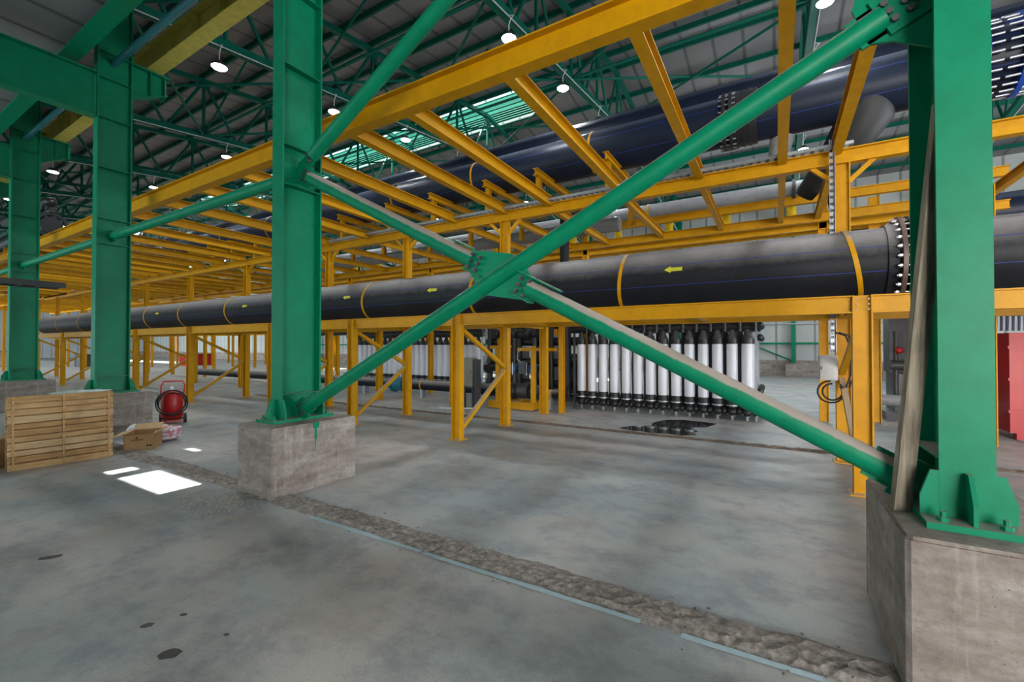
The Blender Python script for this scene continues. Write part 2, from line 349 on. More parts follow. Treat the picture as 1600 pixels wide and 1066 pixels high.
# ------------------------------------------------------------------ green columns
def gusset(m,p,du,h,l,t,n):  # triangular-ish stiffener: base p, outward dir du, height h, length l, thickness dir n
    p=V(p);du=V(du);n=V(n)*t
    m.prism([p-n/2,p+du*l-n/2,p+du*l+Z*h*.42-n/2,p+du*l*.45+Z*h-n/2,p+Z*h-n/2],n)
def column(cx,label,zp,detail):
    Y0,Y1=3.2,3.75
    t=thing('steel_column',label,'column',(cx,3.47,zp),'green steel columns')
    top=10.3
    B((cx-.108,Y0,zp+.035),(cx+.108,Y0+.022,top)).build('flange',GREEN,t)
    B((cx-.108,Y1-.022,zp+.035),(cx+.108,Y1,top)).build('flange',GREEN,t)
    B((cx-.007,Y0+.022,zp+.035),(cx+.007,Y1-.022,top)).build('web',GREEN,t)
    bpl=B((cx-.19,Y0-.14,zp),(cx+.19,Y1+.14,zp+.035)).build('base_plate',GREEN,t)
    for z in (zp+.33,3.78,4.28,5.3,6.3,7.1,7.62):
        M().box((cx-.104,Y0+.022,z),(cx-.007,Y1-.022,z+.014)).box((cx+.007,Y0+.022,z),(cx+.104,Y1-.022,z+.014)).build('web_stiffener',GREEN,t)
    for s in (-1,1):
        for yy in (Y0+.011,Y1-.011):
            m=M(); gusset(m,(cx+s*.108,yy,zp+.035),(s,0,0),.24,.078,.02,(0,1,0)); m.build('base_gusset',GREEN,t)
    for yy,d in ((Y0,-1),(Y1,1)):
        m=M(); gusset(m,(cx,yy,zp+.035),(0,d,0),.24,.12,.02,(1,0,0)); m.build('base_gusset',GREEN,t)
    for sx in (-1,1):
        for yy in (Y0-.09,Y1+.09,3.47):
            M().bolt((cx+sx*.115 if yy!=3.47 else cx+sx*.17,yy,zp+.035),(0,0,1),.026,.022).bolt((cx+sx*.115 if yy!=3.47 else cx+sx*.17,yy,zp+.05),(0,0,1),.014,.035).build('anchor_bolt',GREEN,bpl)
    # crane bracket on the hall side
    m=M().prism([(cx-.007,Y1,6.9),(cx-.007,Y1+.62,7.25),(cx-.007,Y1+.62,7.6),(cx-.007,Y1,7.6)],(.014,0,0))
    m.box((cx-.12,Y1,7.6),(cx+.12,Y1+.65,7.63)); m.prism([(cx-.12,Y1,6.88),(cx-.12,Y1+.62,7.23),(cx-.12,Y1+.62,7.25),(cx-.12,Y1,6.9)],(.24,0,0))
    for yy in (Y1+.3,Y1+.55): m.box((cx-.12,yy,7.12),(cx+.12,yy+.012,7.6))
    m.build('crane_bracket',GREEN,t)
    return t
labs=['tall bright green I-section column standing on the big concrete block at right edge','tall green I-section column left of centre where the cross brace starts','green I-section column behind the wooden pallet','green I-section column at the left edge of the picture']
peds=[(.549,1.32),(-5.63,-4.885),(-11.95,-11.12),(-18.1,-17.3)]
for k in range(14):
    lab = labs[k] if k<4 else f'distant green I-section column, {ORD[k]} of the row counted from the right'
    if k<8: column(CX[k],lab,.81,1)
    if k<8:
        x0,x1 = peds[k] if k<4 else (CX[k]-.4,CX[k]+.4)
        if k==0: x0,x1=.545,1.30
        m=M(); bv=.02; y0,y1=2.89,4.03
        m.prism([(x0+bv,y0,0),(x1-bv,y0,0),(x1,y0+bv,0),(x1,y1,0),(x0,y1,0),(x0,y0+bv,0)],(0,0,.79))
        m.prism([(x0+bv+.01,y0+.01,.79),(x1-bv-.01,y0+.01,.79),(x1-.01,y0+bv+.01,.79),(x1-.01,y1-.01,.79),(x0+.01,y1-.01,.79),(x0+.01,y0+bv+.01,.79)],(0,0,.02))
        pl=['big concrete block under the right-hand green column, nearest the camera','concrete block with green paint drips under the column left of centre','concrete block behind the pallet and the cardboard box','concrete block at the left edge of the picture']
        o=tag(m.build('concrete_pedestal',CONC),pl[k] if k<4 else f'concrete block under the {ORD[k]} green column from the right, far off','pedestal','concrete pedestals')
# paint drip on second pedestal
m=M(); m.box((-4.885,3.42,.60),(-4.881,3.45,.81)).box((-4.885,3.40,.74),(-4.880,3.48,.81)).box((-4.885,3.43,.48),(-4.882,3.438,.62))
dp=m.build('paint_drip',GREEN); tag(dp,'green paint run down the side of the concrete block','paint drip')
# ------------------------------------------------------------------ members along the column line
def brace_end(m,p,d,off=.0):
    "flattened end plate with bolts at p pointing along d"
    p=V(p);d=V(d).normalized(); m.obox(p-d*.14,p+d*.16,.024,.17,Z)
YC=3.47
tb=thing('cross_brace','big green tube X-brace with bolted centre plate between the two nearest columns','cross brace',(-2.2,YC,2.41))
A0=V((-5.12,YC,.98));A1=V((.57,YC,3.757)); B0=V((.63,YC,.98)); B1=V((-5.06,YC,3.88)); CC=V((-2.21,YC,2.42))
M().tube([A0,A1],.078,28).build('brace_tube',GREEN,tb)
gp_=M().prism([(x,YC-.01,z) for x,z in ((.50,3.62),(.62,3.60),(.84,3.48),(.84,4.2),(.50,4.15),(.42,3.86))],(0,.02,0)).build('corner_gusset_plate',GREEN,tb)
for x,z in ((.66,3.84),(.73,3.80),(.63,3.91),(.70,3.93),(.77,3.90),(.60,3.99),(.68,4.02)): M().bolt((x,YC-.012,z),(0,-1,0),.021,.026).build('bolt',BOLT,gp_)
dB=(B0-B1).normalized()
M().tube([B1,CC-dB*.34],.078,28).build('brace_tube',GREEND,tb); M().tube([CC+dB*.34,B0],.078,28).build('brace_tube',GREEND,tb)
def inpl(p,u,v,d,q): return p+d*u+q*v
dA=(A1-A0).normalized(); qA=V((-dA.z,0,dA.x)); qB=V((-dB.z,0,dB.x))
m=M(); poly=[V((x,YC-.008,z)) for x,z in ((-2.53,2.66),(-2.43,2.665),(-2.08,2.60),(-1.96,2.51),(-1.86,2.345),(-1.86,2.16),(-1.99,2.17),(-2.40,2.24),(-2.58,2.50))]
m.prism(poly,(0,.016,0)); m.build('centre_gusset_plate',GREEN,tb)
for sg in (-1,1):
    c=CC+dB*.30*sg; m=M()
    m.obox(c-dB*.13,c+dB*.13,.022,.20,qB,0,(-.022,0))
    m.obox(c-dB*.12+qB*.105,c+dB*.34*sg+qB*.105,.09,.012,qB); m.obox(c-dB*.12-qB*.105,c+dB*.12-qB*.105,.09,.012,qB)
    spl=m.build('splice_plate',GREEN,tb)
    for i in (-1,1):
        for j in (-1,0,1):
            p=c+dB*i*.045+qB*j*.062+V((0,-.03,0)); M().bolt(p,(0,-1,0),.021,.024).bolt(p+V((0,-.02,0)),(0,-1,0),.011,.03).build('bolt',BOLT,spl)
for p,d in ((A0,-dA),(A1,dA),(B1,-dB),(B0,dB)):
    q=V((-d.z,0,d.x)); m=M(); e=p+d*.10
    m.obox(p-d*.16,e,.02,.20,q,0,(0.0,0)); m.obox(e-d*.12,p+d*.30,.02,.26,q,0,(.02,0)); spl=m.build('end_plate',GREEN,tb)
    for i in (-1,1):
        for j in (-1,0,1):
            pp=e+d*(i*.04-.03)+q*j*.06+V((0,-.03,0)); M().bolt(pp,(0,-1,0),.021,.024).build('bolt',BOLT,spl)
ub=thing('diagonal_brace','upper green diagonal brace rising right from the column left of centre','brace',(-5.0,YC,4.1))
U0=V((-5.02,YC,4.16)); U1=V((.75,YC,7.15)); M().tube([U0,U1],.078,28).build('brace_tube',GREEN,ub)
m=M(); d=(U1-U0).normalized(); q=V((-d.z,0,d.x)); m.obox(U0-d*.25,U0+d*.18,.02,.18,q); spl=m.build('end_plate',GREEN,ub)
for j in (-1,0,1): M().bolt(U0-d*.05+q*j*.055+V((0,-.02,0)),(0,-1,0),.02,.03).build('bolt',BOLT,spl)
for k in range(1,7):
    nm=['','between the two columns left of centre','between the pallet column and the left edge column','between the fourth and fifth columns','between the fifth and sixth columns','between the sixth and seventh columns','between the seventh and eighth columns'][k]
    o=thing('column_strut','green tube strut '+nm+', at mid height','strut',((CX[k]+CX[k+1])/2,YC,3.95),'mid-height struts')
    M().tube([(CX[k]-.02,YC,3.97),(CX[k+1]+.02,YC,3.97)],.078,20).build('strut_tube',GREEN,o)
    for s,x in ((-1,CX[k]-.13),(1,CX[k+1]+.13)): M().box((x-.12,YC-.012,3.86),(x+.12,YC+.012,4.08)).build('end_plate',GREEN,o)
    o=thing('column_strut','high green tube strut beside crane beam '+nm,'strut',((CX[k]+CX[k+1])/2,YC,7.5),'high struts')
    M().tube([(CX[k]-.02,YC,7.48),(CX[k+1]+.02,YC,7.48)],.062,16).build('strut_tube',plain('blue_green_paint_%d'%k,(.03,.20,.24),.3),o)
    # crane runway beam
    m=M().ib((CX[k],4.12,7.89),(CX[k+1]+.0,4.12,7.89),.5,.28,.02,.012)
    o=thing('crane_beam','pale yellow crane runway beam '+nm,'crane beam',((CX[k]+CX[k+1])/2,4.12,7.64),'crane runway beams')
    m.build('beam',PALEY,o)
    for q_ in range(1,6):
        x=CX[k]-6.19*q_/6; B((x-.006,3.98,7.66),(x+.006,4.26,8.12)).build('stiffener',PALEY,o)
    # dark eave beam on camera side
    m=M().ib((CX[k],2.81,7.40),(CX[k+1],2.81,7.40),.30,.28,.02,.012)
    tag(m.build('eave_beam',GREEN),'dark green eave beam '+nm,'beam','eave beams')
for k in range(0,9):
    m=M(); x=CX[k]
    z0,z1,z2=6.28,7.16,7.05
    m.box((x-.12,-9,z0),(x+.12,3.18,z0+.018))
    m.prism([(x-.006,3.18,z0),(x-.006,3.18,z1),(x-.006,-9,z2-.05),(x-.006,-9,z0)],(.012,0,0))
    m.prism([(x-.12,3.18,z1-.02),(x-.12,3.18,z1),(x-.12,-9,z2-.03),(x-.12,-9,z2-.05)],(.24,0,0))
    tag(m.build('roof_rafter',GREEN),f'heavy green side roof rafter fixed to the {ORD[k]} green column from the right','rafter','side roof rafters')
# ------------------------------------------------------------------ weathered plank
m=M(); m.obox((.605,3.325,.812),(.797,3.29,3.08),.10,.034,(-.5,.87,0))
tag(m.build('wooden_plank',OLDW),'weathered wooden plank leaning against the right-hand green column','plank')
# ------------------------------------------------------------------ yellow lower rack
PX=[.87,-5.15,-8.1,-11.2,-15.6,-19.6,-23.6,-27.4,-31.4]; YA,YB2=6.6,8.3
rk=thing('pipe_rack','yellow steel rack carrying the big black pipe along the hall','pipe rack',(-5,7.4,0))
def hpost(m,x,y,z0,z1,w=.19,f=.12,cap=True):
    "H post, web facing camera"
    m.ib((x,y,z0+.015),(x,y,z1),w,f,.014,.01,(1,0,0))
def post(par,x,y,z1,w=.19,f=.14,bolts=True):
    m=M(); m.ib((x,y,.015),(x,y,z1),w,f,.016,.01,up=(1,0,0)); m.build('post',YEL,par)
    B((x-.14,y-.13,0),(x+.14,y+.13,.015)).build('foot_plate',YEL,par)
class _(M): pass
def obox2(self,p0,p1,a,b,up=Z,mi=0,off=(0,0)):
    p0=V(p0);p1=V(p1);e=(p1-p0).normalized();up=V(up)
    if abs(e.dot(up))>.98: up=V((0,1,0)) if abs(e.y)<.9 else V((1,0,0))
    sd=e.cross(up).normalized();u=sd.cross(e);c=sd*off[0]+u*off[1]
    vs=[p+c+sd*i*a/2+u*j*b/2 for p in (p0,p1) for i,j in ((-1,-1),(1,-1),(1,1),(-1,1))]
    return self.add(vs,[(0,3,2,1),(4,5,6,7),(0,1,5,4),(1,2,6,5),(2,3,7,6),(3,0,4,7)],mi)
M.obox=obox2
for i,x in enumerate(PX):
    post(rk,x,YA,2.35)
    if i<5:
        for s in (-1,1):
            for z in (2.3,2.24,2.18): M().bolt((x+s*.055,YA-.075,z),(0,-1,0),.011,.012).build('bolt',BOLT,rk)
    m=M().ib((x,YA+.1,2.24),(x,YB2-.1,2.24),.16,.12); m.build('cross_beam',YEL,rk)
    if i>0:
        for za,zb_ in ((.22,1.22),(2.05,1.3)):
            M().obox((x+.04,YA+.1,za),(x+.04,YB2-.12,zb_),.075,.075).build('diagonal_brace',YEL,rk)
    else: M().obox((x-.03,YA+.1,.35),(x-.03,YB2-.1,1.25),.07,.07).obox((x-.03,YA+.1,1.95),(x-.03,YB2-.1,1.35),.07,.07).build('diagonal_brace',YEL,rk)
xr=[5.5]+PX+[-36]
for a,b in zip(xr[:-1],xr[1:]):
    if a>.8: a_=a
    for y in (YA,YB2-.16):
        M().ib((a-.1,y,2.245),(b+.1,y,2.245),.21,.12,.016,.01).build('long_beam',YEL,rk)
x=5; 
while x>-34:
    if min(abs(x-p) for p in PX)>.5:
        M().ib((x,YA+.05,2.22),(x,YB2-.2,2.22),.12,.09).build('cross_beam',YEL,rk)
    x-=1.5
post(rk,5.5,YA,2.35)
# ------------------------------------------------------------------ big black pipe on the rack
YP,ZP,RP=7.4,2.83,.455
pp=thing('black_pipe','large dusty black plastic pipe with blue lines and yellow arrows lying on the yellow rack','pipe',(-5,YP,ZP))
M().tube([(-33,YP,ZP),(-20,YP,ZP),(-8,YP,ZP),(1.28,YP,ZP)],RP,64).build('pipe_body',BLACK,pp)
M().tube([(1.62,YP,ZP),(6.5,YP,ZP)],RP,64).build('pipe_body',BLACK,pp)
def ring(x0,x1,r0,r1,y,z,n=64):
    m=M(); v=[]; 
    for (x,r) in ((x0,r0),(x0,r1),(x1,r1),(x1,r0)): v+=[(x,y+r*math.cos(2*PI*k/n),z+r*math.sin(2*PI*k/n)) for k in range(n)]
    f=[(j*n+k,j*n+(k+1)%n,((j+1)%4)*n+(k+1)%n,((j+1)%4)*n+k) for j in range(4) for k in range(n)]
    m.add(v,f,0,False); return m
def fat(x0,x1,r,y=YP,z=ZP): return ring(x0,x1,r*.8,r,y,z)
fat(1.18,1.30,RP+.03).build('flange_collar',BLACK,pp); fr_=fat(1.30,1.345,RP+.115).build('flange_ring',plain('brown_flange_steel',(.13,.085,.07),.5,.4),pp)
fat(1.40,1.445,RP+.115).build('flange_ring',DGREY,pp); fat(1.445,1.62,RP+.03).build('flange_collar',BLACK,pp); fat(1.95,2.02,RP+.018).build('weld_bead',BLACK,pp)
PB=plain('pale_bolt_steel',(.55,.52,.52),.35,.6)
for k in range(28):
    t=2*PI*k/28; y=YP+(RP+.075)*math.cos(t); z=ZP+(RP+.075)*math.sin(t)
    M().tube([(1.25,y,z),(1.5,y,z)],.013,8,mi=0).tube([(1.265,y,z),(1.30,y,z)],.024,6,sm=False).tube([(1.445,y,z),(1.475,y,z)],.024,6,sm=False).build('flange_bolt',PB,fr_)
for ang in (200,161,122,65):
    t=math.radians(ang); m=M(); da=.010
    for a,b in ((-33,1.17),(1.7,6.5)):
        m.add([(a,YP+(RP+.0015)*math.cos(t-da),ZP+(RP+.0015)*math.sin(t-da)),(b,YP+(RP+.0015)*math.cos(t-da),ZP+(RP+.0015)*math.sin(t-da)),(b,YP+(RP+.0015)*math.cos(t+da),ZP+(RP+.0015)*math.sin(t+da)),(a,YP+(RP+.0015)*math.cos(t+da),ZP+(RP+.0015)*math.sin(t+da))],[(0,1,2,3)])
    m.build('blue_line',BLUE,pp)
def strap(par,x,w_=.05,tilt=0,r=RP,y=YP,z=ZP,mat=YEL):
    m=M(); n=40; v=[]
    for k in range(n+1):
        t=math.radians(-40+300*k/n)
        for xx in (-w_/2,w_/2):
            for rr in (r+.002,r+.012): v.append((x+xx+tilt*(math.sin(t)),y+rr*math.cos(t),z+rr*math.sin(t)))
    f=[]
    for k in range(n):
        a=k*4; b=a+4
        f+=[(a,b,b+1,a+1),(a+2,a+3,b+3,b+2),(a+1,b+1,b+3,a+3),(a,a+2,b+2,b)]
    m.add(v,f,0,False); return m.build('strap',mat,par)
for x,tl in ((.86,-.09),(-2.15,.05),(-5.13,.06),(-8.2,.07),(-11.6,.06),(-14.3,0),(-17.3,0),(-20,0),(-24.5,0),(-27,0),(-30,0)): strap(pp,x,.055,tl)
def arrow(par,x,L=.26,ang=170,r=RP,y=YP,z=ZP):
    t0=math.radians(ang); P=lambda u,v:(x+u,y+(r+.003)*math.cos(t0-v/r),z+(r+.003)*math.sin(t0-v/r))
    m=M(); h=L*.2
    m.add([P(-L*.5,0),P(-L*.14,h*1.0),P(-L*.14,-h*1.0)],[(0,1,2)]); m.add([P(-L*.14,-h*.55),P(L*.5,-h*.55),P(L*.5,h*.55),P(-L*.14,h*.55)],[(0,1,2,3)])
    m.build('flow_arrow',ARROW,par)
for x in (-1.33,-6.1,-8.75,-11.1,-13.2,-18.9): arrow(pp,x)
# ------------------------------------------------------------------ mezzanine
mz=thing('yellow_platform_frame','high yellow steel frame of beams and tall posts between columns and rack','steel frame',(-5,6.2,0))
ML=-38
M().ib((1.35,4.1,4.87),(ML,4.1,4.87),.30,.17,.018,.01).build('edge_beam',YEL,mz)
CBX=[.80,.10,-1.13,-2.54,-4.03,-5.13,-6.5,-8.05,-9.5,-11.1,-12.7,-14.1,-15.6,-17,-18.4,-19.6,-21,-22.3,-23.6,-25,-26.3,-27.4,-29,-30.3,-31.4,-33,-35]
for x in CBX: M().ib((x,4.18,4.82),(x,8.25,4.76),.20,.13,.014,.009).build('cross_beam',YEL,mz)
for x in PX:
    M().ib((x,8.3,.015),(x,8.3,4.51),.19,.14,.016,.01,up=(1,0,0)).build('tall_post',YEL,mz)
    B((x-.14,8.17,0),(x+.14,8.43,.015)).build('foot_plate',YEL,mz)
    if x>-16:
        for s in (-1,1): M().obox((x+s*.07,8.3,4.22),(x+s*.38,8.3,4.52),.06,.06).build('knee_brace',YEL,mz)
M().ib((4,8.3,4.62),(ML,8.3,4.62),.22,.15,.016,.01).build('long_beam',YEL,mz)
M().ib((-33,11.9,4.62),(3,11.9,4.62),.2,.13,.016,.01).build('long_beam',YEL,mz)
for x in [3.5]+CBX: M().ib((x,8.35,4.66),(x,11.9,4.66),.16,.11,.012,.009).build('cross_beam',YEL,mz)
# saddle supports under the upper pipe
for i,x in enumerate([-3.07,-4.75,-6.18,-7.96,-9.6,-11.7,-13.3,-14.9,-16.6,-18.2,-19.8,-21.4,-23,-24.6,-26.2,-28]):
    o=mz
    for y in (9.15,10.85): M().ib((x,y,4.74),(x,y,5.70),.13,.10,.012,.008).build('stub_post',YEL,o)
    M().ib((x,8.95,5.78),(x,11.05,5.78),.16,.12,.014,.008).build('saddle_beam',YEL,o)
# perforated cable tray on the long beam
def tray(p0,p1,w_,up_,name,label,mat=STEEL,hole=.12):
    p0=V(p0);p1=V(p1);L=(p1-p0).length;e=(p1-p0)/L; up_=V(up_); sd=e.cross(up_).normalized(); m=M()
    m.obox(p0,p1,.004,.05,up_,0,(w_/2,.02)); m.obox(p0,p1,.004,.05,up_,0,(-w_/2,.02))
    m.obox(p0,p1,.018,.003,up_,0,(w_/2-.009,0)); m.obox(p0,p1,.018,.003,up_,0,(-w_/2+.009,0)); m.obox(p0,p1,.018,.003,up_,0,(0,0))
    n=int(L/hole)
    for i in range(n): a=p0+e*(i*hole); m.obox(a,a+e*hole*.45,w_-.01,.003,up_)
    return tag(m.build(name,mat),label,'cable tray')
tray((1.0,8.22,4.75),(-12.5,8.22,4.755),.16,Z,'cable_tray','perforated galvanised cable tray running along the high yellow beam')
tray((.73,8.12,1.66),(.73,8.12,4.85),.065,(0,-1,0),'cable_tray','vertical perforated cable tray strip up the right-hand tall yellow post',hole=.1)
# ------------------------------------------------------------------ upper pipes
def bigpipe(label,y,z,r,x0,x1,straps,mat=BLACKB,lines=(165,215),n=56):
    o=thing('black_pipe',label,'pipe',((x0+x1)/2,y,z))
    M().tube([(x0,y,z),((x0+x1)/2,y,z),(x1,y,z)],r,n).build('pipe_body',mat,o)
    for ang in lines:
        t=math.radians(ang); da=.012
        M().add([(x0,y+(r+.002)*math.cos(t-da),z+(r+.002)*math.sin(t-da)),(x1,y+(r+.002)*math.cos(t-da),z+(r+.002)*math.sin(t-da)),(x1,y+(r+.002)*math.cos(t+da),z+(r+.002)*math.sin(t+da)),(x0,y+(r+.002)*math.cos(t+da),z+(r+.002)*math.sin(t+da))],[(0,1,2,3)]).build('blue_line',BLUE,o)
    for x in straps: strap(o,x,.05,0,r,y,z)
    return o
up1=bigpipe('large black pipe carried high on yellow saddle supports, front one of the upper pair',10,6.33,.49,-34,5.2,(-3.66,-10,-13.5,-16.7,-20,-24,-28,-7))
fat(-.9,-.84,.56,10,6.33).build('flange_ring',DARK,up1); fat(-.78,-.72,.56,10,6.33).build('flange_ring',DARK,up1); fat(-.72,-.3,.53,10,6.33).build('coupling',DARK,up1)
for xx in (-.66,-.55,-.44): fat(xx,xx+.04,.545,10,6.33).build('rib',DARK,up1)
for k in range(24):
    t=2*PI*k/24; y=10+.53*math.cos(t); z=6.33+.53*math.sin(t); M().tube([(-.96,y,z),(-.66,y,z)],.016,6).build('flange_bolt',STEEL,up1)
fat(-14.2,-14.0,.51,10,6.33).build('coupling',DARK,up1)
# tee going down with a cone
M().tube([(1.45,10,6.33),(1.4,10,5.9),(1.1,10.2,5.45),(.75,10.5,5.1),(.5,10.7,4.8)],[.40,.42,.34,.22,.18],32).build('tee_branch',RUB,up1)
M().tube([(.15,10.1,6.0),(.05,10.4,5.5)],[.22,.18],24).build('branch_stub',GREYP,up1)
# blue flanges at the right end
for xx in (2.35,2.75,3.2):
    bf=fat(xx,xx+.07,.62,10,6.33).build('blue_flange',BLUEP,up1)
    for k in range(28):
        t=2*PI*k/28; y=10+.585*math.cos(t); z=6.33+.585*math.sin(t)
        M().tube([(xx-.17,y,z),(xx+.22,y,z)],.02,8).build('flange_bolt',STEEL,bf)
up2=bigpipe('large black pipe behind and above the front upper pipe',11.3,7.3,.5,-36,7,(),lines=(130,))
# smaller grey pipe row behind
gp=thing('grey_pipe','mid-size grey pipe lying on the rear yellow beam','pipe',(-2,12.6,5.6))
M().tube([(-24,12.6,5.54),(.75,12.6,5.54)],.19,28).build('pipe_body',GREYP,gp)
for x in (-3.05,-8.3,-13): strap(gp,x,.05,0,.19,12.6,5.54)
fat(.35,.42,.23,12.6,5.54).build('pipe_collar',DGREY,gp)
M().tube([(.9,12.6,5.54),(1.15,12.6,5.4),(1.25,12.6,5.0),(1.25,12.6,4.6)],.18,20).build('elbow',DARK,gp)
gp=thing('grey_pipe','thin grey pipe behind the yellow stub posts, left of the grey pipe bend','pipe',(-8,13.6,4.8))
M().tube([(-22,13.6,4.75),(-4.6,13.6,4.75),(-4.3,13.6,4.7),(-4.2,13.6,4.4)],.12,20).build('pipe_body',GREYP,gp)
gp=thing('grey_pipe','pale grey pipe seen just under the upper black pipe, left of centre','pipe',(-13,11.6,5.3))
M().tube([(-20,11.65,5.05),(-3.6,11.65,5.05)],.2,24).build('pipe_body',GREYP,gp)
for x in (-5,-9,-13): strap(gp,x,.04,0,.2,11.65,5.05)
# ------------------------------------------------------------------ rear frames
rf=thing('rear_yellow_frame','rear yellow frame of posts, double beams and stub posts behind the rack','steel frame',(-2,12.6,0))
for x in (.95,-4.95,-8.0,-11.1,-15.6,-19.6,-23.6,-28,-32): M().ib((x,12.6,.0),(x,12.6,5.2),.18,.13,.016,.01,up=(1,0,0)).build('tall_post',YEL,rf)
M().ib((4,12.6,5.25),(-34,12.6,5.25),.20,.15,.016,.01).build('long_beam',YEL,rf)
M().ib((4,12.6,4.58),(-34,12.6,4.58),.18,.13,.016,.01).build('long_beam',YEL,rf)
YELB=paint('bright_yellow_paint',(.75,.50,.01),(.6,.38,.01),.35)
for i in range(14):
    x=.35-1.5*i; M().tube([(x,13.3,4.75),(x,13.3,5.35)],.11,16).build('stub_post',YELB,rf)
M().ib((4,13.3,4.64),(-24,13.3,4.64),.16,.12,.016,.01).build('long_beam',YEL,rf)
M().ib((1.95,13.0,0),(1.95,13.0,5.2),.2,.15,.016,.01,up=(1,0,0)).build('tall_post',YEL,rf)
M().ib((3.2,11.0,0),(3.2,11.0,4.6),.2,.15,.016,.01,up=(1,0,0)).build('tall_post',YEL,rf)
# row at Y 10.2 under the rack
rr=thing('low_yellow_frame','low yellow frame of double posts beside the pump skid','steel frame',(-5,10.2,0))
for x in (-5.15,-8.1,-11.2,-15.6,-19.6,-23.6): M().ib((x,10.2,.0),(x,10.2,2.4),.19,.14,.016,.01,up=(1,0,0)).build('post',YEL,rr)
M().ib((-4.83,10.6,0),(-4.83,10.6,2.4),.15,.12,.014,.01).build('post',YEL,rr)
M().ib((-4.7,10.2,2.45),(-26,10.2,2.45),.16,.13,.016,.01).build('long_beam',YEL,rr)
for x in (-5.15,-8.1,-11.2,-15.6,-19.6): M().ib((x,8.4,2.26),(x,10.2,2.26),.14,.10,.014,.01).build('cross_beam',YEL,rr)
# far frames
rng=random.Random(3)
for r,(y,lab) in enumerate(((16.2,'fourth'),(20.2,'fifth'),(24.2,'sixth'))):
    fr=thing('distant_yellow_frame',f'distant yellow post and beam frame, {lab} row back from the columns','steel frame',(-25,y,0),'distant yellow frames')
    x0=-7.5-2*r
    for i in range(13):
        x=x0-3.4*i; M().ib((x,y,0),(x,y,4.6),.18,.14,.016,.01,up=(1,0,0)).build('tall_post',YEL,fr)
    for z in (4.7,3.9,2.9): M().ib((x0+1,y,z),(x0-44,y,z),.18,.13,.016,.01).build('long_beam',YEL,fr)
    for i in range(22):
        x=x0-2*i; M().ib((x,y,4.8),(x,y-3.7,4.8),.16,.11,.014,.01).build('cross_beam',YEL,fr)
        if i%2: M().obox((x,y-.1,3.3),(x,y-.1,3.9),.11,.11).build('stub_post',YELB,fr)
    gp=thing('grey_pipe',f'long thin grey pipe on the {lab} distant yellow frame','pipe',(-25,y-.3,4.1),'distant grey pipes')
    M().tube([(x0,y-.25,4.15),(x0-40,y-.25,4.15)],.13,14).build('pipe_body',GREYP,gp)
fr=thing('distant_yellow_frame','dense distant yellow frame at the far left end of the rack','steel frame',(-44,9,0),'distant yellow frames')
for x in (-35.5,-39,-43,-47,-51):
    for y in (6.6,8.3,12.6): M().ib((x,y,0),(x,y,4.6),.18,.14,.016,.01,up=(1,0,0)).build('tall_post',YEL,fr)
for y in (4.1,6.6,8.3,12.6): M().ib((-34,y,4.7),(-56,y,4.7),.2,.14,.016,.01).build('long_beam',YEL,fr)
for i in range(12): M().ib((-37-1.6*i,4.1,4.75),(-37-1.6*i,12.6,4.75),.16,.12,.016,.01).build('cross_beam',YEL,fr)
# ------------------------------------------------------------------ valve pipe high at left
vp=thing('valved_pipe','black pipe ending in a dark flanged valve high at the left, on the yellow beam','pipe',(-22,4.5,5.7))
M().tube([(-36,4.5,5.62),(-20.6,4.5,5.62)],.3,28).build('pipe_body',BLACKB,vp)
fat(-20.75,-20.65,.40,4.5,5.62).build('flange_ring',DARK,vp); fat(-20.55,-20.45,.40,4.5,5.62).build('flange_ring',DARK,vp); M().tube([(-20.6,4.5,5.62),(-19.9,4.5,5.62)],.27,24).build('valve_body',DARK,vp); fat(-19.95,-19.85,.40,4.5,5.62).build('flange_ring',DARK,vp)
M().tube([(-20.2,4.5,5.8),(-20.2,4.5,6.35)],.11,16).build('valve_stem',DARK,vp); M().ball((-20.2,4.5,6.4),.26,.2,.16).build('actuator',DARK,vp)
M().tube([(-20.75,4.5,6.1),(-19.8,4.5,6.1)],.09,14).build('actuator_arm',DARK,vp)
for x in (-21.5,-24,-27,-30): M().box((x-.06,4.2,5.0),(x+.06,4.8,5.34)).build('saddle',YEL,vp)
# cable tray at far left in front of the 4th column
ct=thing('dark_cable_tray','dark grey cable tray crossing the left edge column at mid height','cable tray',(-15,3,3.2))
M().box((-15.0,-6,3.12),(-14.96,3.5,3.24)).box((-14.4,-6,3.12),(-14.36,3.5,3.24)).build('side_rail',DGREY,ct)
m=M()
for i in range(31): m.box((-14.98,-5.9+.3*i,3.12),(-14.38,-5.86+.3*i,3.14))
m.build('rungs',DGREY,ct)
for y in (-3.4,2.4): M().tube([(-14.4,y,3.1),(-14.4,y,7.42)],.02,8).build('hanger_rod',STEEL,ct)
M().box((-14.97,-6,3.14),(-14.43,3.5,3.2)).build('cables',RUB,ct)
# ------------------------------------------------------------------ membrane modules
mp=thing('membrane_module','white filter module','filter module',(0,0,0),'white filter modules')
M().tube([(0,0,.50),(0,0,1.80)],.121,28).build('white_shell',WHITEP,mp)
M().tube([(0,0,1.80),(0,0,1.92)],.131,28).build('top_band',DARK,mp)
M().tube([(0,0,1.92),(0,0,2.0),(0,0,2.04),(0,0,2.14)],[.12,.10,.07,.07],24).build('top_cap',plain('dark_grey_plastic_cap',(.07,.07,.075),.3),mp)
M().tube([(0,0,.36),(0,0,.5)],.131,28).build('bottom_band',DARK,mp)
M().tube([(0,0,.33),(0,0,.36)],.135,28).build('clamp_ring',STEEL,mp)
M().tube([(0,0,.12),(0,0,.33)],[.07,.10],20).ball((0,-.03,.2),.11,.12,.1).build('bottom_elbow',DARK,mp)
M().ball((.15,-.02,.2),.075,.1,.09,10,6).build('side_elbow',DARK,mp)
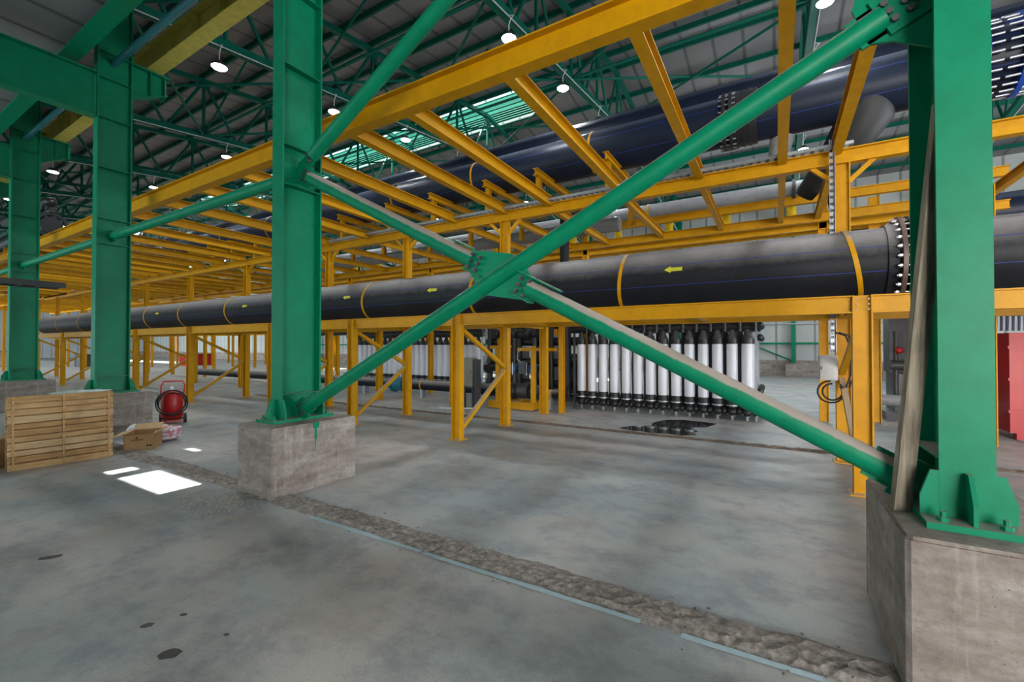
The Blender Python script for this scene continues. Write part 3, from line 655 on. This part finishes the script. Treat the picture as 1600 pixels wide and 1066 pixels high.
M().tube([(.16,-.06,2.1),(.16,-.06,2.3)],.05,10).build('top_connector',DARK,mp)
M().obox((0,0,.0),(0,0,.12),.05,.05).build('foot',STEEL,mp)
M().box((-.003,-.122,.5),(.003,-.118,1.85)).build('reflective_seam',WHITE,mp) if False else None
reg(0); first=True
def module(x,y,lab,grp):
    global first
    o=mp if first else copy_tree(mp); first=False; o.location=(x,y,0); o['label']=lab; o['group']=grp
for r,y in enumerate((11.7,12.25,12.8)):
    for i in range(14):
        if r and i<9: continue
        module(-4.72+.318*i,y,f'white filter module, {ORD[i]} from the left in the {["front","second","third"][r]} line of the large bank','large bank of white filter modules')
def bank_head(x0,x1,ys_,lab):
    o=thing('filter_bank_header',lab,'filter bank',((x0+x1)/2,ys_[0],0))
    for y in ys_:
        M().tube([(x0-.3,y,2.2),(x1+.25,y,2.2)],.09,16).build('top_header_pipe',DARK,o); M().tube([(x0-.3,y+.12,2.36),(x1+.2,y+.12,2.36)],.07,16).build('air_header_pipe',DARK,o)
        M().tube([(x0-.3,y+.24,.22),(x1+.2,y+.24,.22)],.09,16).build('bottom_header_pipe',DARK,o)
        x=x0
    for x in (x0-.22,x1+.18):
        for y in (ys_[0],ys_[-1]+.3): M().obox((x,y,0),(x,y,2.45),.05,.05).build('frame_post',STEEL if x>x0 else DGREY,o)
    return o
hb=bank_head(-4.72,-4.72+.318*13,(11.7,12.25,12.8),'black header pipes and frame joining the large bank of white modules')
for z in (.25,.7,1.95,2.25):
    for y in (11.8,12.3,12.9): M().ball((-.32,y,z),.07,.09,.09,10,6).build('end_cap',DARK,hb)
for i in range(13): M().box((-4.72+.318*i+.10,11.9,.3),(-4.72+.318*i+.218,11.96,2.1)).build('gap_shade_bar',DARK,hb)  # dark bars added to put shade into the gaps between modules
for i in range(24):
    module(-17.6+.325*i,14.3,f'white filter module, {ORD[i]} from the left in the distant bank','distant bank of white filter modules')
bank_head(-17.6,-17.6+.325*23,(14.3,),'black header pipes joining the distant bank of white modules')
# ------------------------------------------------------------------ riser, low pipe, valve
o=thing('riser_pipe','tall dark vertical pipe at the left end of the large module bank','pipe',(-4.95,11.05,0))
M().tube([(-4.95,11.05,5.3),(-4.95,11.05,.75),(-4.98,11.05,.55),(-5.1,11.05,.44),(-5.3,11.05,.42)],.125,24).build('riser',BLACK,o)
M().tube([(-5.28,11.05,.42),(-5.75,11.05,.42)],.12,20).build('low_spool',GREYP,o); strap(o,-5.35,.04,0,.12,11.05,.42)
M().box((-5.4,10.98,0),(-5.34,11.12,.34)).build('support_leg',STEEL,o); M().box((-5.1,10.98,0),(-5.0,11.12,.32)).build('support_leg',STEEL,o)
lo=thing('low_black_pipe','long black pipe lying low across the floor behind the yellow posts','pipe',(-10,11.2,.42))
M().tube([(-26,11.2,.44),(-11.6,11.2,.44)],.17,24).build('pipe_body',BLACK,lo); M().tube([(-10.85,11.2,.44),(-6.9,11.2,.44)],.17,24).build('pipe_body',BLACK,lo)
strap(lo,-10.2,.05,0,.17,11.2,.44)
for x in (-16,-13,-10.2,-8): M().box((x-.05,11.1,0),(x+.05,11.3,.3)).build('support_leg',STEEL,lo)
vv=thing('teal_valve','teal round flow meter body fitted in the low black pipe','valve',(-11.2,11.2,.44))
M().tube([(-11.45,11.2,.44),(-11.0,11.2,.44)],.24,24).build('body',TEAL,vv)
for x in (-11.52,-11.02): fat(x,x+.06,.29,11.2,.44).build('flange',TEAL,vv)
M().tube([(-11.22,11.2,.66),(-11.22,11.2,.84)],.04,12).build('neck',STEEL,vv); M().box((-11.32,11.1,.82),(-11.12,11.3,.94)).build('display_head',CABW,vv)
ds=thing('dark_pipe_skid','dark skid of black pipes and boxes in the shade behind the yellow pump skid','pipe skid',(-6.8,13.2,0))
for z in (.5,1.2,1.9,2.45): M().tube([(-8.9,13.2,z),(-5.0,13.2,z)],.14,16).build('cross_pipe',DARK,ds)
for x in (-8.7,-8.1,-7.5,-6.9,-6.3,-5.7,-5.2): M().tube([(x,13.0,.1),(x,13.0,2.6)],.10,16).build('riser',DARK,ds)
for x0,x1,z0,z1 in ((-8.6,-7.6,.2,1.7),(-7.2,-6.4,.2,2.1),(-6.1,-5.1,.2,1.5)): B((x0,13.4,z0),(x1,13.9,z1)).build('equipment_box',DGREY,ds)
M().box((-9,12.9,0),(-4.95,13.1,.12)).box((-9,13.8,0),(-4.95,14,.12)).build('base_rail',DGREY,ds)
ds=thing('black_pipe_bundle','bundle of black header pipes above the distant module bank, under the yellow rack','pipe',(-13,13.4,2.5))
for y,z in ((13.3,2.35),(13.6,2.55),(13.3,2.75)): M().tube([(-20,y,z),(-9.2,y,z)],.12,14).build('header_pipe',DARK,ds)
# control cabinet
cb=thing('control_cabinet','grey control cabinet on a dark frame beside the front yellow post','cabinet',(-7.45,10.05,0))
B((-7.66,9.95,.62),(-7.26,10.2,1.42)).build('box',plain('cabinet_grey_green',(.20,.20,.16),.4),cb); cdr=B((-7.64,9.935,.66),(-7.28,9.95,1.38)).build('door',plain('cabinet_door',(.24,.24,.19),.4),cb)
B((-7.31,9.925,.98),(-7.295,9.935,1.06)).build('door_handle',DARK,cdr)
M().box((-7.2,9.97,0),(-7.14,10.2,1.38)).build('frame_post',DGREY,cb)
for x in (-7.62,-7.34): M().obox((x,10.1,0),(x,10.1,.62),.05,.05).build('leg',DGREY,cb)
# pump skid
ps=thing('pump_skid','yellow-based pump skid with blue valves behind the yellow posts','pump skid',(-6.2,10.9,0))
m=M()
for y in (10.45,11.15): m.ib((-7.05,y,.12),(-5.6,y,.12),.2,.1)
for x in (-7.0,-6.3,-5.65): m.ib((x,10.45,.12),(x,11.15,.12),.2,.1)
m.build('base_frame',YEL,ps)
for x in (-6.6,-5.95):
    M().tube([(x-.28,10.8,.5),(x+.05,10.8,.5)],.2,20).build('pump_motor',DGREY,ps)
    M().ball((x+.2,10.8,.48),.17,.24,.24).build('pump_casing',DARK,ps)
    M().tube([(x+.2,10.8,.6),(x+.2,10.8,1.1)],.07,14).build('riser',DARK,ps)
    M().tube([(x+.2,10.65,1.12),(x+.2,10.95,1.12)],.13,18).build('blue_valve',plain('blue_valve_%d'%int(-x*10),(.02,.10,.35),.35),ps)
    M().tube([(x+.2,10.8,1.2),(x+.2,10.8,2.1)],.06,14).build('riser',DARK,ps)
M().tube([(-7.2,10.8,1.12),(-5.5,10.8,1.12)],.10,16).build('manifold',DARK,ps)
fat(-7.35,-7.2,.16,10.8,1.12).build('manifold_flange',DARK,ps)
M().tube([(-7.1,10.8,2.1),(-5.3,10.8,2.1)],.13,18).build('top_manifold',DARK,ps)
for x in (-6.9,-6.35,-5.9,-5.5): M().ball((x,10.62,2.12),.12,.12,.14).build('top_valve',DARK,ps)
for x in (-6.75,-5.62): M().obox((x,10.5,.2),(x,10.5,1.75),.11,.11).build('frame_post',YEL,ps)
for x0,x1,z in ((-7.0,-6.4,1.72),(-6.1,-4.95,1.66)): M().obox((x0,10.5,z),(x1,10.5,z),.1,.09).build('frame_rail',YEL,ps)
B((-6.02,10.38,1.0),(-5.82,10.46,1.35)).build('junction_box',DGREY,ps)
M().tube([(-5.9,10.4,1.7),(-6.02,10.36,1.6),(-6.05,10.36,1.4),(-5.95,10.38,1.3)],.008,6).build('cable',WHITE,ps)
for i in range(6): M().tube([(-6.75+.22*i,10.55,.95+.04*(i%2)),(-6.75+.22*i,10.55,1.3)],.018,8).build('bolt_rod',STEEL,ps)
# ------------------------------------------------------------------ grey box on right post
gb=thing('junction_cabinet','pale grey junction cabinet hung on the right-hand tall yellow post with looped cables','cabinet',(.45,8.0,1.3))
B((.545,7.97,1.25),(.77,8.22,1.61)).build('box',CABW,gb); gd=B((.555,7.955,1.26),(.76,7.97,1.60)).build('door',CABW,gb); B((.565,7.948,1.40),(.575,7.955,1.45)).build('door_latch',DARK,gd)
for r,dx in ((.16,0),(.12,.02)):
    pts=[(.80+dx+r*1.0*math.cos(t)-.12,7.95,1.08+r*math.sin(t)) for t in [PI*.5+PI*1.75*i/16 for i in range(17)]]
    M().tube(pts,.012,8).build('cable_loop',RUB,gb)
for dx in (0,.04): M().tube([(.74+dx,7.98,1.95),(.86+dx,7.96,1.9),(.93+dx,7.95,1.7),(.92+dx,7.95,1.35),(.86+dx,7.95,1.15)],.012,8).build('cable',RUB,gb)
# ------------------------------------------------------------------ right background
rt=thing('red_tank','red steel tank standing behind the right-hand green column','tank',(4.2,12.2,0))
m=M().box((3.75,11.9,.12),(5.6,13.2,2.0)); m.build('shell',RED,rt)
for x in (3.85,5.4): B((x,11.95,0),(x+.12,12.1,.12)).build('leg',RED,rt)
m=M()
for z in (.5,1.1,1.7): m.box((3.72,11.86,z),(5.63,11.92,z+.05))
m.build('rib',RED,rt)
m=M()
for i in range(28): m.tube([(3.5+.08*i,12.4,2.05),(3.5+.08*i,12.4,2.9)],.035,8)
o=tag(m.build('clear_screen',GLASSY),'clear corrugated screen standing above the red tank','screen')
dm=thing('dark_machine','dark machinery with pipes in the shade behind the right-hand yellow post','machine',(2.9,13.8,0))
B((2.4,13.6,.2),(3.4,14.6,1.1)).build('housing',DARK,dm); M().tube([(2.3,13.5,1.3),(3.6,13.5,1.3)],.12,16).build('manifold',DGREY,dm)
for x in (2.4,2.7,3.0,3.3): M().tube([(x,13.5,.4),(x,13.5,2.1)],.05,12).build('riser',DGREY,dm)
for x in (2.45,2.8,3.15): M().ball((x,13.45,1.65),.08,.08,.08).build('red_handwheel',RED,dm)
M().tube([(2.1,13.3,.5),(3.6,13.1,.45)],.13,16).build('low_pipe',GREYP,dm); B((2.2,13.4,0),(3.6,14.8,.2)).build('base',DGREY,dm)
B((2.4,14.2,1.1),(3.8,14.9,3.0)).build('tall_cabinet',DARK,dm)
o=thing('black_pipe_bend','thick black pipe bend high behind the right-hand green column','pipe',(3,14,4.9))
M().tube([(1.0,14,4.6),(3.0,14,4.7),(4.6,14,4.75),(5.4,13.9,4.5),(5.9,13.8,3.9)],.42,28).build('pipe_body',BLACKB,o)
# back wall columns, girts and door
for k in range(-1,8):
    x=.85-6.19*k
    o=thing('wall_column',f'slim green wall column on the back wall, {ORD[k+1]} from the right','column',(x,30.2,0),'green back wall columns')
    M().ib((x,30.25,.75),(x,30.25,10.3),.3,.2,.016,.012).build('shaft',GREEN,o)
    tag(B((x-.4,29.9,0),(x+.4,30.48,.75)).build('concrete_pedestal',CONC),f'small concrete block on the floor at the back wall, {ORD[k+1]} from the right','pedestal','back wall pedestals')
for z,nm in ((1.9,'lowest'),(3.6,'second lowest'),(5.6,'third'),(7.6,'highest')):
    tag(M().obox((-50,30.42,z),(10,30.42,z),.08,.12).build('wall_girt',GREEN),f'long horizontal green wall rail on the back wall, {nm}','wall rail','green wall rails')
o=thing('wall_brace','green diagonal brace on the back wall beside the wall column','brace',(-1,30.3,2))
M().tube([(.8,30.3,.9),(-3.0,30.3,2.6)],.05,10).build('tube',GREEN,o); M().tube([(.8,30.3,3.2),(-3.5,30.3,2.0)],.05,10).build('tube',GREEN,o) if False else None
tag(M().tube([(-6,29.6,3.0),(6,29.6,3.0)],.04,8).build('wall_pipe',STEEL),'thin grey pipe along the back wall above head height','pipe')
o=thing('wall_hydrant_reel','small grey round gauge unit near the back wall','gauge',(3.9,27,1))
M().tube([(3.2,27,1.6),(3.2,26.8,1.6)],.28,20).build('dial',STEEL,o); M().tube([(3.2,27,0),(3.2,27,1.6)],.05,8).build('stand',DGREY,o)
# far left end objects
for i,(x,y,c,lb) in enumerate(((-50,14,DGREY,'dark crate on the floor at the far left end'),(-46,20,RED,'small red machine at the far end of the hall'),(-56,10,CONC,'low rubble-grey block at the far left end'))):
    o=thing('distant_crate',lb,'crate',(x,y,0)); B((x-1,y-1,.0),(x+1,y+1,1.0 if i!=2 else 1.3)).build('body',c,o); B((x-1.05,y-1.05,1.0 if i!=2 else 1.3),(x+1.05,y+1.05,1.06 if i!=2 else 1.36)).build('lid',DGREY,o)
# ------------------------------------------------------------------ pallet
pa=thing('wooden_pallet','pine pallet standing on edge at the left, slats facing the camera','pallet',(-9.14,2.22,0),rz=math.radians(-5))
rg=random.Random(5)
zz=0.0; n=11; hh=1.03; wid=1.13; lean=-.06
def lz(z): return lean*z
z=.0; hts=[.09,.075,.068,.09,.066,.08,.066,.092,.076,.066,.085]; gaps=[.0,.012,.01,.012,.009,.012,.01,.004,.012,.01]
tot=sum(hts)+.0; gp_=(hh-tot)/10
for i,hgt in enumerate(hts):
    t=rg.uniform(-.003,.003)
    M().obox((.0+lz(z)+.012,-wid/2+rg.uniform(0,.01),z+hgt/2+t),(.0+lz(z)+.012,wid/2-rg.uniform(0,.012),z+hgt/2-t),.02,hgt,Z).build('slat',(PINE,PINE2,PINE3)[(i*5+i//3)%3],pa,True)
    z+=hgt+gp_
for y in (-wid/2+.06,0.0,wid/2-.06):
    M().obox((-.012,y,.0),(-.012+lz(1.03),y,1.03),.10 if y else .11,.022,(0,1,0)).build('stringer_board',PINE,pa,True)
    for z in (.07,.5,.93): M().box((-.10+lz(z),y-.05,z-.06),(-.02+lz(z),y+.05,z+.06)).build('block',PINE,pa,True)
for i in range(5):
    z=.0+i*.206; M().box((-.125+lz(z),-wid/2,z),(-.105+lz(z),wid/2,z+.2)).build('back_slat',PINE,pa,True)
# cardboard box
bx=thing('cardboard_box','open brown cardboard box with printed side beside the pallet','box',(-9.28,2.97,0),rz=math.radians(58))
L,W_,H=.40,.56,.27
M().box((0,0,0),(L,.006,H)).box((0,W_-.006,0),(L,W_,H)).box((0,0,0),(.006,W_,H)).box((L-.006,0,0),(L,W_,H)).box((0,0,0),(L,W_,.006)).build('carton',[CARD],bx,True)
def flap(p0,p1,d,mat): 
    m=M(); p0=V(p0);p1=V(p1);d=V(d); n=(p1-p0).cross(d).normalized()*.004; m.prism([p0,p1,p1+d,p0+d],n); m.build('flap',mat,bx,True)
flap((0,0,H),(L,0,H),(0.0,-.10,.03),CARD); flap((0,W_,H),(L,W_,H),(0,.10,.09),CARDI); flap((0,0,H),(0,W_,H),(-.16,0,-.03),CARDI); flap((L,0,H),(L,W_,H),(.13,0,.05),CARD)
m=M()
for i in range(9): m.box((.10+.018*i,-.002,.165+.004*(i%2)),(.112+.018*i,0,.185))
m.box((.155,-.002,.20),(.19,0,.222)); m.box((.30,-.002,.06),(.33,0,.09)).box((.34,-.002,.06),(.37,0,.09))
m.build('print_mark',INK,bx,True)
tag(M().box((-9.95,1.25,0),(-9.5,1.75,.42)).box((-9.97,1.2,.42),(-9.48,1.5,.43)).build('cardboard_box',CARD),'brown cardboard box half hidden behind the pallet at the left edge','box')
# sacks
def sack(loc,rx,ry,rz_,label,mats,seed):
    r=random.Random(seed); m=M(); m.ball((0,0,rz_*.9),rx,ry,rz_,22,16)
    for i,v in enumerate(m.v):
        x,y,z=v; f=1+.14*math.sin(x*23+seed)*math.cos(y*19)+.08*math.sin(z*40)+r.uniform(-.03,.03); m.v[i]=(x*f,y*f,max(0.002,z*f))
    o=m.build('woven_sack',mats); o.location=loc; return tag(o,label,'sack')
def plaid():
    m,t,b=nt('plaid_woven_plastic'); cols=None
    for ax in ('X','Z'):
        wv=t.nodes.new('ShaderNodeTexWave'); wv.bands_direction=ax; wv.inputs['Scale'].default_value=4.2; wv.inputs['Distortion'].default_value=1.5
        g=t.nodes.new('ShaderNodeTexCoord'); t.links.new(g.outputs['Object'],wv.inputs['Vector'])
        c=ramp(t,wv.outputs['Fac'],[(.80,(0,0,0)),(.86,(.8,.8,.8))]); cols=mix(t,c,cols if cols else (.60,.58,.62),(.45,.09,.14))
    t.links.new(cols,b.inputs['Base Color']); b.inputs['Roughness'].default_value=.6; return m
PL=plaid()
sack((-9.75,3.72,0),.25,.24,.15,'white plaid woven sack lying between the cardboard box and the red extinguisher',PL,2)
sack((-9.25,1.32,0),.2,.24,.16,'white plaid woven sack at the left edge behind the pallet',PL,5)
sack((-10.5,3.55,0),.15,.18,.12,'crumpled white sack against the concrete block behind the cardboard box',plain('white_sack',(.65,.68,.68),.6),9)
# bits on pedestal behind pallet
o=sack((-11.35,3.0,.845),.12,.42,.035,'crumpled white plastic sheet lying on the base plate of the column behind the pallet',plain('white_plastic_film',(.6,.72,.7),.3),4)
# extinguisher
ex=thing('wheeled_fire_extinguisher','red wheeled fire extinguisher with coiled black hose','fire extinguisher',(-11.75,4.62,0))
X,Y=-11.75,4.62
M().tube([(X,Y,.13),(X,Y,.17),(X,Y,.66),(X,Y,.73),(X,Y,.76)],[.17,.205,.205,.16,.06],28).build('cylinder',RED,ex)
M().tube([(X,Y,.76),(X,Y,.84)],.035,12).build('valve',STEEL,ex)
pr=V((.366,.93,0))
def E(u,v,z): return V((X,Y,0))+pr*u+V((.93,-.366,0))*v+V((0,0,z))
M().tube([E(-.20,.05,.55),E(-.20,.02,.85),E(-.15,.0,.95),E(.19,.0,.95),E(.23,.02,.86),E(.2,.05,.55)],.016,10).build('handle',RED,ex)
for s in (-1,1):
    c=E(.24 if s>0 else -.2,0.0 if s>0 else -.2,.11); M().tube([c-pr*.03,c+pr*.03],.11,20).build('wheel',RUB,ex)
M().tube([E(-.2,-.05,.11),E(.24,0,.11)],.014,8).build('axle',DGREY,ex)
M().box((X-.15,Y-.15,.05),(X+.15,Y+.15,.09)).build('foot_plate',RED,ex)
for r,zc in ((.30,.48),(.27,.50),(.25,.47)):
    pts=[E(r*math.cos(t)*.95,.22+.03*math.sin(3*t),zc+r*.95*math.sin(t)) for t in [2*PI*i/28 for i in range(29)]]
    M().tube(pts,.013,8,False).build('hose',RUB,ex)
M().box((X+.10,Y-.20,.35),(X+.16,Y-.17,.50)).build('label_plate',WHITE,ex) if False else None
# ------------------------------------------------------------------ floor marks
def wet(name,mat,pts,label,cat):
    m=M(); m.prism([(x,y,.0015) for x,y in pts],(0,0,.002)); return tag(m.build(name,mat),label,cat)
WET=plain('wet_dark_floor',(.035,.035,.035),.06)
pud=[(-2.9,9.3),(-2.75,9.6),(-2.6,9.75),(-2.35,9.85),(-2.42,10.2),(-2.38,10.5),(-2.2,10.9),(-1.9,11.05),(-1.5,11.0),(-1.15,10.9),(-1.3,10.3),(-1.6,10.15),(-1.5,9.9),(-1.38,9.7),(-1.45,9.5),(-1.35,9.3),(-1.6,9.1),(-1.9,9.15),(-2.15,9.02),(-2.4,9.15),(-2.6,9.1),(-2.8,9.2)]
wet('water_puddle',WET,pud,'shiny dark water puddle on the floor before the large module bank','puddle')
OIL=plain('dark_oil_stain',(.06,.055,.05),.5)
def stain(x,y,rx,ry,a,lab):
    r=random.Random(int(x*100)); pts=[]
    for k in range(18):
        t=2*PI*k/18; q=1+r.uniform(-.1,.1); u=rx*q*math.cos(t); v=ry*q*math.sin(t); pts.append((x+u*math.cos(a)-v*math.sin(a),y+u*math.sin(a)+v*math.cos(a)))
    wet('oil_stain',OIL,pts,lab,'stain')
stain(-2.965,1.165,.06,.042,.6,'largest dark oval oil stain on the floor at bottom left')
stain(-5.17,1.18,.075,.035,1.0,'dark oval oil stain nearest the left edge of the floor')
stain(-3.39,1.21,.035,.022,.8,'small dark oil spot just above the largest stain')
stain(-3.32,1.38,.022,.014,.6,'tiny dark oil spot right of the small spot above the largest stain')
stain(-2.87,1.42,.016,.010,.6,'tiny dark oil spot right of the largest stain')
# shavings by second pedestal and crumbs along the joint
m=M(); r=random.Random(11)
for i in range(420):
    x=r.gauss(-5.5,.5); y=r.gauss(2.62,.2)
    if y>2.86: continue
    a=r.uniform(0,PI); s=r.uniform(.006,.014); m.obox((x,y,.003),(x+s*1.5*math.cos(a),y+s*1.5*math.sin(a),.006),s*.6,.003)
for i in range(120):
    x=r.uniform(-7,-1.5); y=r.uniform(1.2,2.7); a=r.uniform(0,PI); s=r.uniform(.004,.009); m.obox((x,y,.003),(x+s*1.5*math.cos(a),y+s*1.5*math.sin(a),.006),s*.6,.003)
tag(m.build('wood_shavings',plain('pale_shavings',(.55,.47,.30),.8)),'pale wood shavings scattered on the floor by the concrete block','shavings',None,'stuff')
m=M()
for i in range(700):
    x=r.uniform(-9,.5); y=3.0+r.gauss(0,.10); s=r.uniform(.004,.012); m.ball((x,y,.018 if 2.9<y<3.13 else .004),s,s*.8,s*.6,5,3)
tag(m.build('concrete_crumbs',ROUGHC),'concrete crumbs scattered along the chipped floor joint','rubble',None,'stuff')
tag(M().obox((-8.1,9.55,.02),(-7.2,10.0,.02),.03,.03).build('white_rod',WHITE),'thin white rod lying on the floor behind the front yellow post','rod')
